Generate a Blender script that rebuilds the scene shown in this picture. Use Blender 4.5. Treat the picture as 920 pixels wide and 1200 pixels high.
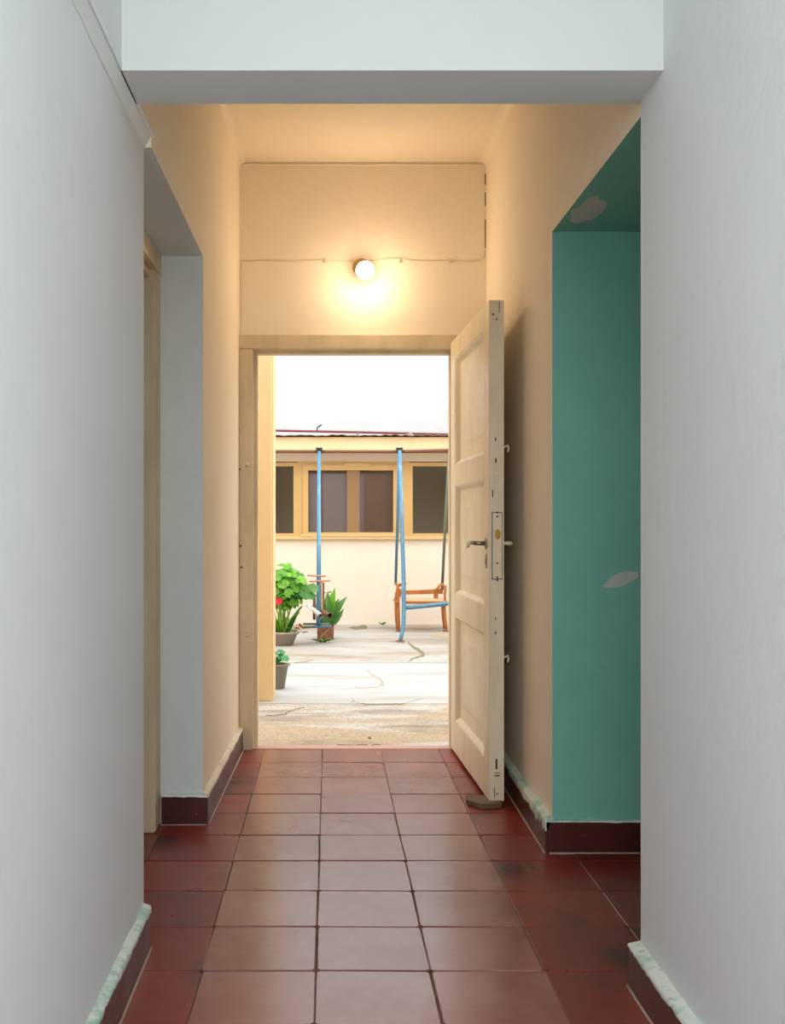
import bpy, bmesh, math, random
from mathutils import Vector, Matrix, noise

for o in list(bpy.data.objects):
    bpy.data.objects.remove(o)
sc = bpy.context.scene
COL = sc.collection

# ------------------------------------------------------------------ camera
EYE = 1.17                      # eye height (m)
cam_d = bpy.data.cameras.new('camera')
cam = bpy.data.objects.new('camera', cam_d)
COL.objects.link(cam)
cam.location = (0, 0, EYE)
cam.rotation_euler = (math.radians(90), 0, 0)
cam_d.sensor_fit = 'HORIZONTAL'
cam_d.sensor_width = 36.0
cam_d.lens = 36.0 * 1250 / 920
cam_d.shift_x = 74 / 920
cam_d.shift_y = 11 / 920
cam_d.clip_start = 0.02
sc.camera = cam

# ------------------------------------------------------------------ sky, sun, exposure
w = bpy.data.worlds.new('sky')
sc.world = w
w.use_nodes = True
bg = w.node_tree.nodes['Background']
bg.inputs[0].default_value = (0.91, 0.955, 1.0, 1)
bg.inputs[1].default_value = 1.0
sun_d = bpy.data.lights.new('sun_offscreen', 'SUN')
sun_d.energy = 0.7
sun_d.angle = math.radians(4)
sun_d.color = (1.0, 0.93, 0.82)
sun = bpy.data.objects.new('sun_offscreen', sun_d)
COL.objects.link(sun)
sun.rotation_euler = (Vector((-1.0, 0.0, -0.62))).to_track_quat('-Z', 'Y').to_euler()
sc.view_settings.view_transform = 'Standard'
sc.view_settings.look = 'None'
sc.view_settings.gamma = 1
sc.view_settings.use_curve_mapping = False
sc.view_settings.exposure = 1.95

R = random.Random(7)

# ------------------------------------------------------------------ materials
def lin(r, g, b):
    def f(c):
        c /= 255.0
        return c / 12.92 if c <= 0.04045 else ((c + 0.055) / 1.055) ** 2.4
    return (f(r), f(g), f(b), 1)

class Mat:
    def __init__(s, name, rgb, rough=0.7, metal=0.0, spec=0.5):
        s.m = bpy.data.materials.new(name)
        s.m.use_nodes = True
        s.nt = s.m.node_tree
        s.b = s.nt.nodes['Principled BSDF']
        s.b.inputs['Base Color'].default_value = lin(*rgb)
        s.b.inputs['Roughness'].default_value = rough
        s.b.inputs['Metallic'].default_value = metal
        s.b.inputs['Specular IOR Level'].default_value = spec
        s.rgb = rgb
        s.col = None
        s.tc = s.nt.nodes.new('ShaderNodeTexCoord').outputs['Object']
    def n(s, t):
        return s.nt.nodes.new(t)
    def l(s, a, b):
        s.nt.links.new(a, b)
    def vec(s, scale=(1, 1, 1), rnd=False):
        mp = s.n('ShaderNodeMapping')
        mp.inputs['Scale'].default_value = scale
        s.l(s.tc, mp.inputs[0])
        if rnd:
            oi = s.n('ShaderNodeObjectInfo')
            m = s.n('ShaderNodeMath'); m.operation = 'MULTIPLY'; m.inputs[1].default_value = 37.0
            s.l(oi.outputs['Random'], m.inputs[0])
            cb = s.n('ShaderNodeCombineXYZ')
            for i in range(3):
                s.l(m.outputs[0], cb.inputs[i])
            s.l(cb.outputs[0], mp.inputs['Location'])
        return mp.outputs[0]
    def noise(s, scale, detail=4, rough=0.55, stretch=(1, 1, 1), rnd=False, dist=0.0):
        t = s.n('ShaderNodeTexNoise')
        t.inputs['Scale'].default_value = scale
        t.inputs['Detail'].default_value = detail
        t.inputs['Roughness'].default_value = rough
        t.inputs['Distortion'].default_value = dist
        s.l(s.vec(stretch, rnd), t.inputs['Vector'])
        return t.outputs['Fac']
    def ramp(s, fac, a, b):
        r = s.n('ShaderNodeValToRGB')
        r.color_ramp.elements[0].position = a
        r.color_ramp.elements[1].position = b
        s.l(fac, r.inputs[0])
        return r.outputs[0]
    def mix(s, fac, rgb, amount=1.0):
        """lay colour rgb over what is there where fac is high"""
        m = s.n('ShaderNodeMix'); m.data_type = 'RGBA'
        if amount != 1.0:
            k = s.n('ShaderNodeMath'); k.operation = 'MULTIPLY'; k.inputs[1].default_value = amount
            s.l(fac, k.inputs[0]); fac = k.outputs[0]
        s.l(fac, m.inputs['Factor'])
        if s.col is None:
            m.inputs['A'].default_value = lin(*s.rgb)
        else:
            s.l(s.col, m.inputs['A'])
        m.inputs['B'].default_value = lin(*rgb)
        s.col = m.outputs['Result']
        s.l(s.col, s.b.inputs['Base Color'])
        return s
    def rnd(s, rgb, amount=1.0):
        oi = s.n('ShaderNodeObjectInfo')
        return s.mix(oi.outputs['Random'], rgb, amount)
    def bump(s, fac, strength=0.3, dist=0.01):
        b = s.n('ShaderNodeBump')
        b.inputs['Strength'].default_value = strength
        b.inputs['Distance'].default_value = dist
        s.l(fac, b.inputs['Height'])
        s.l(b.outputs[0], s.b.inputs['Normal'])
        return s
    def roughvar(s, fac, lo, hi):
        m = s.n('ShaderNodeMapRange')
        m.inputs['To Min'].default_value = lo
        m.inputs['To Max'].default_value = hi
        s.l(fac, m.inputs[0])
        s.l(m.outputs[0], s.b.inputs['Roughness'])
        return s

M = {}
def plaster(key, rgb, tint, amt=0.35, rough=0.75, bump=0.25):
    a = Mat(key, rgb, rough, spec=0.3)
    a.mix(a.ramp(a.noise(1.6, 5), 0.35, 0.75), tint, amt)
    a.mix(a.ramp(a.noise(9, 4), 0.52, 0.8), tint, amt * 0.6)
    a.bump(a.noise(14, 6, 0.6), bump, 0.012)
    M[key] = a.m
    return a
plaster('white_wall', (220, 224, 224), (209, 213, 214))
plaster('beam_white', (214, 219, 217), (207, 212, 211), bump=0.12)
plaster('cream_wall', (248, 236, 214), (240, 224, 198), 0.4)
plaster('reveal_grey', (226, 231, 228), (210, 217, 214), 0.5)
a = plaster('teal_paint', (128, 190, 172), (112, 172, 156), 0.6, 0.6)
plaster('court_cream', (226, 213, 196), (218, 202, 182), 0.4)
plaster('court_white', (192, 192, 192), (180, 180, 179), 0.5)
plaster('ochre_wall', (224, 198, 154), (214, 184, 138), 0.4)
a = Mat('bare_plaster', (196, 196, 188), 0.8); a.bump(a.noise(40, 4), 0.3, 0.004); M['bare'] = a.m

# waxed (deep red) and worn (pinkish) floor tiles
a = Mat('tile_waxed', (144, 46, 34), 0.3)
a.b.inputs['IOR'].default_value = 1.6
a.rnd((116, 38, 30), 0.8)
a.mix(a.ramp(a.noise(3.2, 6, 0.6, rnd=True), 0.52, 0.66), (58, 28, 26), 0.75)
a.mix(a.ramp(a.noise(22, 5, 0.7, rnd=True), 0.58, 0.85), (140, 84, 72), 0.35)
a.roughvar(a.noise(7, 4, rnd=True), 0.2, 0.42)
a.bump(a.noise(9, 4, rnd=True), 0.12, 0.006)
M['waxed'] = a.m
a = Mat('tile_worn', (150, 88, 80), 0.4)
a.b.inputs['IOR'].default_value = 1.95
a.rnd((132, 66, 58), 0.9)
a.mix(a.ramp(a.noise(4, 6, 0.62, rnd=True), 0.42, 0.75), (164, 112, 104), 0.7)
a.mix(a.ramp(a.noise(38, 3, 0.7, rnd=True), 0.70, 0.74), (104, 58, 52), 0.4)
a.roughvar(a.noise(6, 4, rnd=True), 0.16, 0.3)
a.bump(a.noise(7, 4, rnd=True), 0.14, 0.006)
M['worn'] = a.m
a = Mat('grout', (108, 78, 68), 0.9)
a.mix(a.ramp(a.noise(7, 5), 0.5, 0.62), (62, 42, 38), 0.9)
M['grout'] = a.m
a = Mat('pale_grout', (186, 164, 148), 0.85); a.mix(a.noise(30, 3), (140, 112, 98), 0.6); M['pale_grout'] = a.m
a = Mat('skirting_red', (82, 34, 29), 0.32)
a.mix(a.ramp(a.noise(5, 6, 0.6), 0.45, 0.7), (54, 24, 23), 0.8)
a.mix(a.ramp(a.noise(60, 3), 0.7, 0.76), (180, 160, 150), 0.5)
a.roughvar(a.noise(9, 3), 0.22, 0.45)
M['skirt'] = a.m
a = Mat('green_white_paint', (158, 196, 176), 0.7)
a.mix(a.ramp(a.noise(11, 6, 0.7), 0.40, 0.52), (222, 226, 218), 0.9)
a.mix(a.ramp(a.noise(26, 4), 0.62, 0.7), (150, 138, 112), 0.7)
a.bump(a.noise(30, 5), 0.6, 0.006)
M['edge_green'] = a.m
a = Mat('cream_edge_paint', (226, 212, 186), 0.7)
a.mix(a.ramp(a.noise(12, 6, 0.7), 0.5, 0.6), (204, 196, 176), 1)
a.bump(a.noise(30, 5), 0.6, 0.006)
M['edge_cream'] = a.m
a = Mat('grey_edge_paint', (226, 231, 228), 0.7); a.bump(a.noise(30, 5), 0.6, 0.006); M['edge_grey'] = a.m
# painted wood
a = Mat('cream_painted_wood', (236, 222, 192), 0.42)
a.mix(a.ramp(a.noise(5, 6, 0.65, (1, 1, 0.35)), 0.42, 0.72), (216, 198, 160), 0.75)
a.mix(a.ramp(a.noise(24, 5, 0.7, (1, 1, 0.2)), 0.62, 0.78), (150, 126, 96), 0.5)
a.bump(a.noise(18, 5, 0.6, (1, 1, 0.4)), 0.3, 0.006)
a.mix(a.ramp(a.noise(7, 7, 0.75, (1, 1, 0.6), dist=1.2), 0.56, 0.6), (246, 238, 218), 0.5)
a.mix(a.ramp(a.noise(55, 4, 0.7, (1, 1, 0.3)), 0.68, 0.73), (118, 96, 70), 0.6)
M['door'] = a.m
a = Mat('door_edge_paint', (236, 222, 192), 0.5)
a.mix(a.ramp(a.noise(12, 6, 0.7, (1, 1, 0.3)), 0.5, 0.72), (212, 198, 168), 0.7)
a.mix(a.ramp(a.noise(40, 4, 0.7), 0.68, 0.74), (84, 74, 62), 0.8)
M['door_edge'] = a.m
a = Mat('frame_paint', (224, 206, 170), 0.45)
a.mix(a.ramp(a.noise(6, 6, 0.65, (1, 1, 0.3)), 0.42, 0.7), (198, 180, 144), 0.8)
a.bump(a.noise(20, 5, 0.6, (1, 1, 0.4)), 0.3, 0.005)
M['frame'] = a.m
a = Mat('side_frame_paint', (224, 206, 170), 0.5)
a.mix(a.ramp(a.noise(6, 5, 0.6, (1, 1, 0.3)), 0.42, 0.7), (198, 180, 144), 0.8)
M['frame_side'] = a.m
a = Mat('dark_brown_wood', (70, 52, 38), 0.5); a.mix(a.noise(20, 4, 0.6, (1, 1, 0.1)), (48, 34, 26), 0.8); M['dark_wood'] = a.m
a = Mat('wedge_wood', (128, 98, 74), 0.7); a.mix(a.noise(30, 4, 0.6, (0.2, 1, 1)), (84, 60, 44), 0.8); M['wedge'] = a.m
M['metal'] = Mat('dull_steel', (150, 146, 140), 0.32, 1.0).m
M['brass'] = Mat('brass', (176, 142, 70), 0.4, 1.0).m
M['black'] = Mat('dark_gap_shade', (66, 54, 44), 0.9).m  # dark colour painted in for the shade inside gaps, slots and holes
M['cable'] = Mat('painted_cable', (232, 214, 184), 0.6).m
a = Mat('bulb_glow', (255, 240, 220), 0.4)
a.b.inputs['Emission Color'].default_value = (1.0, 0.75, 0.50, 1)
a.b.inputs['Emission Strength'].default_value = 24
M['bulb'] = a.m
M['socket'] = Mat('brass_socket', (206, 160, 84), 0.5).m
# courtyard
a = Mat('pale_concrete', (172, 167, 158), 0.85)
a.mix(a.ramp(a.noise(1.3, 7, 0.65, (0.3, 1, 1)), 0.44, 0.62), (150, 134, 114), 0.85)
a.mix(a.ramp(a.noise(2.6, 6, 0.7, (0.5, 1, 1)), 0.56, 0.68), (120, 106, 88), 0.6)
a.mix(a.ramp(a.noise(9, 5, 0.7), 0.6, 0.7), (104, 96, 84), 0.4)
a.bump(a.noise(12, 6), 0.3, 0.01); M['conc'] = a.m
a = Mat('white_concrete', (180, 180, 178), 0.7)
a.mix(a.ramp(a.noise(1.5, 7, 0.65, (0.25, 1, 1)), 0.47, 0.62), (160, 156, 148), 0.9)
a.mix(a.ramp(a.noise(3.2, 6, 0.7, (0.4, 1, 1)), 0.58, 0.7), (140, 128, 112), 0.55)
a.bump(a.noise(12, 6), 0.3, 0.01); M['conc_white'] = a.m
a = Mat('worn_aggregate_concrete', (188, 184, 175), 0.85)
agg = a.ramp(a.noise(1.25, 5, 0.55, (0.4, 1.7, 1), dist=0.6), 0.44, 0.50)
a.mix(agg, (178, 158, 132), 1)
a.mix(a.ramp(a.noise(75, 2, 0.7), 0.54, 0.62), (112, 88, 64), 0.6)
a.mix(a.ramp(a.noise(2.3, 7, 0.7, (0.5, 1.4, 1)), 0.50, 0.64), (122, 110, 96), 0.7)
a.bump(a.noise(70, 3), 0.6, 0.008); M['conc_agg'] = a.m
M['crack'] = Mat('crack_dirt', (104, 92, 74), 0.95).m
a = Mat('moss', (104, 106, 66), 0.95); a.mix(a.noise(40, 4), (134, 122, 92), 0.8); M['moss'] = a.m
M['dirt'] = Mat('dirt_stain', (176, 150, 118), 0.95).m
M['salmon'] = Mat('terracotta_sill', (196, 152, 132), 0.7).m
a = Mat('ochre_frame', (200, 164, 104), 0.5); a.mix(a.noise(10, 4), (186, 146, 86), 0.7); M['ochre'] = a.m
M['ochre_light'] = Mat('pale_ochre_wood', (212, 180, 124), 0.5).m
M['mull_brown'] = Mat('screened_wood', (140, 106, 68), 0.7).m
M['brown_edge'] = Mat('brown_edge', (116, 70, 46), 0.7).m
a = Mat('corrugated_sheet', (132, 116, 102), 0.6, 0.2); a.mix(a.ramp(a.noise(3, 4), 0.5, 0.6), (150, 84, 66), 0.8); M['roof'] = a.m
M['red_pipe'] = Mat('dark_red_pipe', (112, 50, 48), 0.5).m
a = Mat('mesh_screen_brown', (124, 96, 82), 0.9); a.mix(a.noise(9, 4), (104, 82, 72), 0.8); M['screen'] = a.m
def glass(name, tint):
    g = Mat(name, (20, 20, 20), 0.03)
    g.nt.nodes.remove(g.b)
    out = g.nt.nodes['Material Output']
    tr = g.n('ShaderNodeBsdfTransparent'); tr.inputs[0].default_value = tint
    gl = g.n('ShaderNodeBsdfGlossy'); gl.inputs['Roughness'].default_value = 0.03
    fr = g.n('ShaderNodeFresnel'); fr.inputs[0].default_value = 1.3
    ad = g.n('ShaderNodeMath'); ad.operation = 'ADD'; ad.inputs[1].default_value = 0.0
    g.l(fr.outputs[0], ad.inputs[0])
    mx = g.n('ShaderNodeMixShader')
    g.l(ad.outputs[0], mx.inputs[0]); g.l(tr.outputs[0], mx.inputs[1]); g.l(gl.outputs[0], mx.inputs[2])
    g.l(mx.outputs[0], out.inputs[0])
    return g.m
M['glass'] = glass('window_glass', (0.95, 0.95, 0.94, 1))
a = Mat('blue_painted_steel', (74, 122, 150), 0.4)
a.mix(a.ramp(a.noise(9, 5, 0.7), 0.55, 0.7), (128, 160, 170), 0.8)
a.mix(a.ramp(a.noise(14, 5, 0.7), 0.64, 0.72), (112, 100, 78), 0.8)
M['blue'] = a.m
a = Mat('olive_worn_rod', (124, 134, 116), 0.5); a.mix(a.noise(16, 4), (92, 84, 60), 0.8); M['olive'] = a.m
a = Mat('orange_wood', (176, 106, 46), 0.5); a.mix(a.ramp(a.noise(9, 5), 0.4, 0.7), (134, 74, 38), 0.8); M['orange'] = a.m
a = Mat('rusty_steel', (146, 92, 70), 0.7); a.mix(a.ramp(a.noise(18, 5), 0.4, 0.6), (96, 62, 52), 0.9); M['rust'] = a.m
a = Mat('peeling_white_pipe', (226, 222, 214), 0.6); a.mix(a.ramp(a.noise(16, 4), 0.52, 0.6), (120, 98, 86), 0.9); M['peel'] = a.m
M['grey_bar'] = Mat('grey_green_bar', (112, 116, 104), 0.6).m
M['thin_rust'] = Mat('orange_rust_rod', (188, 122, 88), 0.6).m
M['cream_board'] = Mat('cream_board', (206, 172, 128), 0.6).m
M['bracket'] = Mat('black_bracket', (50, 44, 38), 0.6).m
def leafmat(name, rgb, rgb2):
    a = Mat(name, rgb, 0.45)
    a.rnd(rgb2, 1.0)
    a.b.inputs['Subsurface Weight'].default_value = 0.0
    a.b.inputs['Transmission Weight'].default_value = 0.0
    # thin leaves pass some light
    tl = a.n('ShaderNodeBsdfTranslucent'); mx = a.n('ShaderNodeMixShader'); mx.inputs[0].default_value = 0.4
    a.l(a.col, tl.inputs[0]); a.l(a.b.outputs[0], mx.inputs[1]); a.l(tl.outputs[0], mx.inputs[2])
    a.l(mx.outputs[0], a.nt.nodes['Material Output'].inputs[0])
    return a.m
M['leaf'] = leafmat('bright_green_leaf', (128, 190, 44), (26, 104, 26))
M['leaf_dark'] = leafmat('dark_green_leaf', (60, 116, 52), (104, 150, 70))
M['leaf_mint'] = leafmat('mint_green_leaf', (96, 178, 104), (60, 150, 80))
M['leaf_dry'] = leafmat('dry_brown_leaf', (176, 110, 50), (140, 90, 50))
M['stem'] = Mat('green_stem', (132, 170, 70), 0.6).m
M['flower'] = Mat('red_petal', (226, 30, 70), 0.5).m
a = Mat('grey_clay_pot', (176, 162, 148), 0.85); a.mix(a.noise(9, 5), (126, 112, 98), 0.8); M['pot'] = a.m
a = Mat('rough_grey_pot', (154, 142, 128), 0.9); a.mix(a.noise(12, 5), (120, 108, 96), 0.8); M['pot2'] = a.m
M['soil'] = Mat('soil', (70, 54, 42), 0.95).m

# ------------------------------------------------------------------ mesh helpers
def box(bm, x0, x1, y0, y1, z0, z1, T=None):
    v = [bm.verts.new(p) for p in ((x0, y0, z0), (x1, y0, z0), (x1, y1, z0), (x0, y1, z0),
                                   (x0, y0, z1), (x1, y0, z1), (x1, y1, z1), (x0, y1, z1))]
    if T:
        for q in v: q.co = T @ q.co
    fs = []
    for f in ((3, 2, 1, 0), (4, 5, 6, 7), (0, 1, 5, 4), (1, 2, 6, 5), (2, 3, 7, 6), (3, 0, 4, 7)):
        fs.append(bm.faces.new([v[i] for i in f]))
    return fs            # bottom, top, -y, +x, +y, -x

def bevel(bm, w=0.004, seg=2):
    bmesh.ops.bevel(bm, geom=bm.edges[:], offset=w, segments=seg, affect='EDGES', clamp_overlap=True)

def prism(bm, pts, z0, z1):
    """vertical prism over a counter-clockwise plan polygon"""
    a = [bm.verts.new((x, y, z0)) for x, y in pts]
    b = [bm.verts.new((x, y, z1)) for x, y in pts]
    bm.faces.new(list(reversed(a))); bm.faces.new(b)
    n = len(pts); out = []
    for i in range(n):
        j = (i + 1) % n
        out.append(bm.faces.new((a[i], a[j], b[j], b[i])))
    return out

def tube(bm, pts, r, seg=10, cap=True):
    pts = [Vector(p) for p in pts]
    rs = r if isinstance(r, (list, tuple)) else [r] * len(pts)
    t = (pts[1] - pts[0]).normalized()
    u = t.orthogonal().normalized()
    rings = []
    for i, p in enumerate(pts):
        if i == 0: t2 = (pts[1] - pts[0]).normalized()
        elif i == len(pts) - 1: t2 = (pts[-1] - pts[-2]).normalized()
        else: t2 = ((pts[i + 1] - p).normalized() + (p - pts[i - 1]).normalized()).normalized()
        u = (u - t2 * u.dot(t2)).normalized()
        vv = t2.cross(u)
        rings.append([bm.verts.new(p + (u * math.cos(k * 2 * math.pi / seg) + vv * math.sin(k * 2 * math.pi / seg)) * rs[i]) for k in range(seg)])
    for a, b in zip(rings, rings[1:]):
        for k in range(seg):
            f = bm.faces.new((a[k], a[(k + 1) % seg], b[(k + 1) % seg], b[k])); f.smooth = True
    if cap:
        bm.faces.new(list(reversed(rings[0]))); bm.faces.new(rings[-1])

def lathe(bm, prof, c, axis='z', seg=24, sx=1, sy=1):
    """revolve (radius, height) pairs about a line through c"""
    rings = []
    for r, h in prof:
        ring = []
        for k in range(seg):
            a = 2 * math.pi * k / seg
            if axis == 'z': p = (c[0] + r * sx * math.cos(a), c[1] + r * sy * math.sin(a), c[2] + h)
            else: p = (c[0] + r * sx * math.cos(a), c[1] - h, c[2] + r * sy * math.sin(a))
            ring.append(bm.verts.new(p))
        rings.append(ring)
    for a, b in zip(rings, rings[1:]):
        for k in range(seg):
            f = bm.faces.new((a[k], a[(k + 1) % seg], b[(k + 1) % seg], b[k])); f.smooth = True
    bm.faces.new(list(reversed(rings[0]))); bm.faces.new(rings[-1])

def mesh_of(name, bm, mats):
    bmesh.ops.recalc_face_normals(bm, faces=bm.faces[:])
    me = bpy.data.meshes.new(name)
    bm.to_mesh(me); bm.free()
    for m in (mats if isinstance(mats, (list, tuple)) else [mats]):
        me.materials.append(M[m])
    return me

def link(name, me, parent=None):
    o = bpy.data.objects.new(name, me)
    COL.objects.link(o)
    if parent is not None:
        o.parent = parent
        o.matrix_parent_inverse = root_inv(parent)
    return o

def root_inv(p):
    m = Matrix.Translation(p.location) if p.rotation_euler.x == 0 else p.matrix_basis
    while p.parent is not None:
        p = p.parent
        # parts are built in world coordinates: their own basis is identity
    return m.inverted()

def obj(name, bm, mats, parent=None):
    """one mesh object; vertices are given in world coordinates"""
    return link(name, mesh_of(name, bm, mats), parent)

def tag(o, label=None, cat=None, group=None, kind=None):
    if label: o['label'] = label
    if cat: o['category'] = cat
    if group: o['group'] = group
    if kind: o['kind'] = kind
    return o

def thing(name, loc, label=None, cat=None, group=None, kind=None):
    o = bpy.data.objects.new(name, None)
    o.empty_display_size = 0.1
    COL.objects.link(o)
    o.location = loc
    return tag(o, label, cat, group, kind)

def struct(name, bm, mats, label=None):
    return tag(obj(name, bm, mats), label, None, None, 'structure')

def B(*a, bev=0, T=None):
    bm = bmesh.new(); box(bm, *a, T=T)
    if bev: bevel(bm, bev)
    return bm

def P(px, py, y):
    """a point at depth y seen from the eye in direction (px, py)"""
    return Vector(((px - 386) * y / 1250, y, EYE + (611 - py) * y / 1250))

# ------------------------------------------------------------------ room shell
WL, WR = -0.51, 0.783            # near walls
DW = 5.48                        # door wall
CEIL = 3.015
SOF = 2.197                      # soffit of the side openings
NEAR_WALL_TOP = 3.0                     # top of the near walls, where the added part roof sits
LB, LT = 0.012, 0.112            # skirting depth and height

# left: near wall, slightly behind the wall face above it
bm = bmesh.new(); box(bm, -0.68, WL, 0.35, 2.93, 0, 2.23)
struct('wall_left', bm, 'white_wall')
bm = bmesh.new()
box(bm, -0.68, -0.487, 0.35, 2.70, 2.227, NEAR_WALL_TOP)
struct('wall_left_upper', bm, 'white_wall')
# rough green-edged paint ledge where the upper coat of plaster starts
bm = bmesh.new()
N = 90; prev = None
for i in range(N + 1):
    y = 0.36 + (2.955 - 0.36) * i / N
    q = noise.noise(Vector((y * 9, 1.3, 0))) * 0.006
    q2 = noise.noise(Vector((y * 14, 7.3, 0))) * 0.007
    ring = [bm.verts.new((WL - 0.001, y, 2.196 + q2)), bm.verts.new((WL + 0.003, y, 2.197 + q2)),
            bm.verts.new((-0.4855 + q * 0.3, y, 2.236 + q * 0.5)), bm.verts.new((-0.4855 + q * 0.3, y, 2.242 + q)),
            bm.verts.new((-0.49, y, 2.246 + q))]
    if prev:
        for k in range(4): bm.faces.new((prev[k], ring[k], ring[k + 1], prev[k + 1]))
    prev = ring
struct('trim_1', bm, 'edge_grey')
# left of the corridor: wall over the opening and pier up to the door wall
bm = bmesh.new()
box(bm, -0.68, -0.489, 2.70, 2.93, 2.225, CEIL + 0.1)
box(bm, -0.68, -0.489, 2.93, 4.13, SOF, CEIL + 0.1)
for f in bm.faces:
    if f.calc_center_median().z < SOF + 0.04: f.material_index = 1
struct('wall_left_lintel', bm, ['cream_wall', 'reveal_grey'])
bm = bmesh.new()
prism(bm, [(-1.6, 4.13), (-0.489, 4.13), (-0.461, DW), (-1.6, DW)], 0, CEIL + 0.1)
bm.normal_update()
for f in bm.faces:
    c = f.calc_center_median()
    if abs(c.y - 4.13) < 0.01: f.material_index = 1
struct('wall_left_corridor', bm, ['cream_wall', 'reveal_grey'])
# closing wall behind the side door
struct('wall_left_back', B(-0.98, -0.86, 2.0, 4.13, 0, CEIL), 'reveal_grey')

# beam across the passage
bm = B(-0.52, 0.80, 2.50, 2.70, 2.227, NEAR_WALL_TOP)
struct('beam', bm, 'beam_white', 'white painted beam across the passage')
# right near wall (rounded end)
bm = bmesh.new()
box(bm, WR, 0.98, 0.35, 2.69, 0, NEAR_WALL_TOP)
ed = [e for e in bm.edges if all(abs(v.co.x - WR) < 1e-4 and abs(v.co.y - 2.69) < 1e-4 for v in e.verts)]
bmesh.ops.bevel(bm, geom=ed, offset=0.008, segments=3, affect='EDGES')
for f in bm.faces:
    if f.calc_center_median().y > 2.689: f.material_index = 1
struct('wall_right', bm, ['white_wall', 'teal_paint'])
# right of the corridor
bm = bmesh.new()
box(bm, 0.79, 1.75, 2.695, 3.78, SOF, CEIL - 0.001)
bm.normal_update()
for f in bm.faces:
    c = f.calc_center_median()
    if c.z < SOF + 0.01 or c.x > 1.7: f.material_index = 1
struct('wall_right_lintel', bm, ['cream_wall', 'teal_paint'])
bm = bmesh.new()
prism(bm, [(0.79, 3.78), (1.9, 3.78), (1.9, DW), (0.806, DW)], 0, CEIL + 0.1)
bm.normal_update()
for f in bm.faces:
    if abs(f.calc_center_median().y - 3.78) < 0.01: f.material_index = 1
struct('wall_right_corridor', bm, ['cream_wall', 'teal_paint'])
struct('wall_right_niche', B(1.75, 1.9, 2.2, 3.78, 0, CEIL), 'teal_paint')
struct('wall_right_niche_near', B(0.98, 1.9, 2.2, 2.40, 0, CEIL), 'teal_paint')
# door wall
bm = bmesh.new()
OX0, OX1, OZ = -0.40, 0.66, 2.085
box(bm, -3.5, OX0, DW, DW + 0.2, -0.05, 3.4)
box(bm, OX1, 3.5, DW, DW + 0.2, -0.05, 3.4)
box(bm, OX0, OX1, DW, DW + 0.2, OZ, 3.4)
bm.normal_update()
for f in bm.faces:
    if f.calc_center_median().y > DW + 0.05: f.material_index = 1
struct('wall_back', bm, ['cream_wall', 'ochre_wall'])
# ceiling with coved corners
bm = bmesh.new()
box(bm, -1.6, 1.9, 2.70, DW, CEIL, CEIL + 0.12)
struct('ceiling', bm, 'cream_wall')
bm = bmesh.new()
def cove(pts_fn, n=24):
    prev = None
    for i in range(n + 1):
        ring = [bm.verts.new(p) for p in pts_fn(i / n)]
        if prev:
            for k in range(len(ring) - 1):
                f = bm.faces.new((prev[k], ring[k], ring[k + 1], prev[k + 1])); f.smooth = True
        prev = ring
cr = 0.04
def side_r(t):
    y = 2.70 + (DW - 2.70) * t; x = 0.79 + 0.016 * max(0, (y - 3.78) / 1.7)
    return [(x - cr * (1 - math.cos(a)) , y, CEIL - cr * (1 - math.sin(a))) for a in [k * math.pi / 12 for k in range(7)]]
def side_l(t):
    y = 2.70 + (DW - 2.70) * t; x = -0.489 + 0.028 * max(0, (y - 4.13) / 1.35)
    return [(x + cr * (1 - math.cos(a)), y, CEIL - cr * (1 - math.sin(a))) for a in [k * math.pi / 12 for k in range(7)]]
cove(side_r); cove(side_l)
struct('trim_2', bm, 'cream_wall')
# plaster ridge where ceiling meets the door wall
bm = bmesh.new()
pts = []
for i in range(40):
    t = i / 39
    pts.append((-0.47 + 1.28 * t, DW - 0.002, CEIL - 0.014 + 0.006 * noise.noise(Vector((t * 9, 0, 3)))))
tube(bm, pts, 0.0045, 6)
struct('trim_3', bm, 'cream_wall')

struct('ceiling_blocker', B(-0.68, 0.98, 0.9, 2.52, NEAR_WALL_TOP, NEAR_WALL_TOP + 0.12), 'white_wall')  # unseen part roof, added to even out the skylight on beam and walls
# unseen ground added at the near end to bounce daylight inside
struct('bounce_ground', B(-6, 6, -6, 0.85, -0.1, -0.004), 'conc', 'pale concrete ground added out of view to bounce daylight')

# bare patch and scrape on the teal paint
def blob(name, c, ux, uy, nrm, rx, ry, mat, parent=None, seed=0, thick=0.0012, n=26, jag=0.35):
    """thin irregular flake lying on a surface: c centre, ux/uy in-plane axes"""
    bm = bmesh.new(); c = Vector(c); ux = Vector(ux).normalized(); uy = Vector(uy).normalized(); nrm = Vector(nrm).normalized()
    top = []; bot = []
    for i in range(n):
        a = 2 * math.pi * i / n
        k = 1 + jag * noise.noise(Vector((math.cos(a) * 1.7, math.sin(a) * 1.7, seed * 3.1))) + jag * 0.5 * noise.noise(Vector((math.cos(a) * 5, math.sin(a) * 5, seed * 5.1)))
        p = c + ux * (rx * k * math.cos(a)) + uy * (ry * k * math.sin(a))
        top.append(bm.verts.new(p + nrm * thick)); bot.append(bm.verts.new(p - nrm * 0.002))
    bm.faces.new(top); bm.faces.new(list(reversed(bot)))
    for i in range(n):
        j = (i + 1) % n
        bm.faces.new((bot[i], bot[j], top[j], top[i]))
    return obj(name, bm, mat, parent)
wrl = bpy.data.objects['wall_right_lintel']
wrc = bpy.data.objects['wall_right_corridor']
blob('bare_patch', (0.852, 3.52, SOF), (1, 0, 0), (0, 1, 0), (0, 0, -1), 0.045, 0.15, 'bare', wrl, 3)
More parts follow.
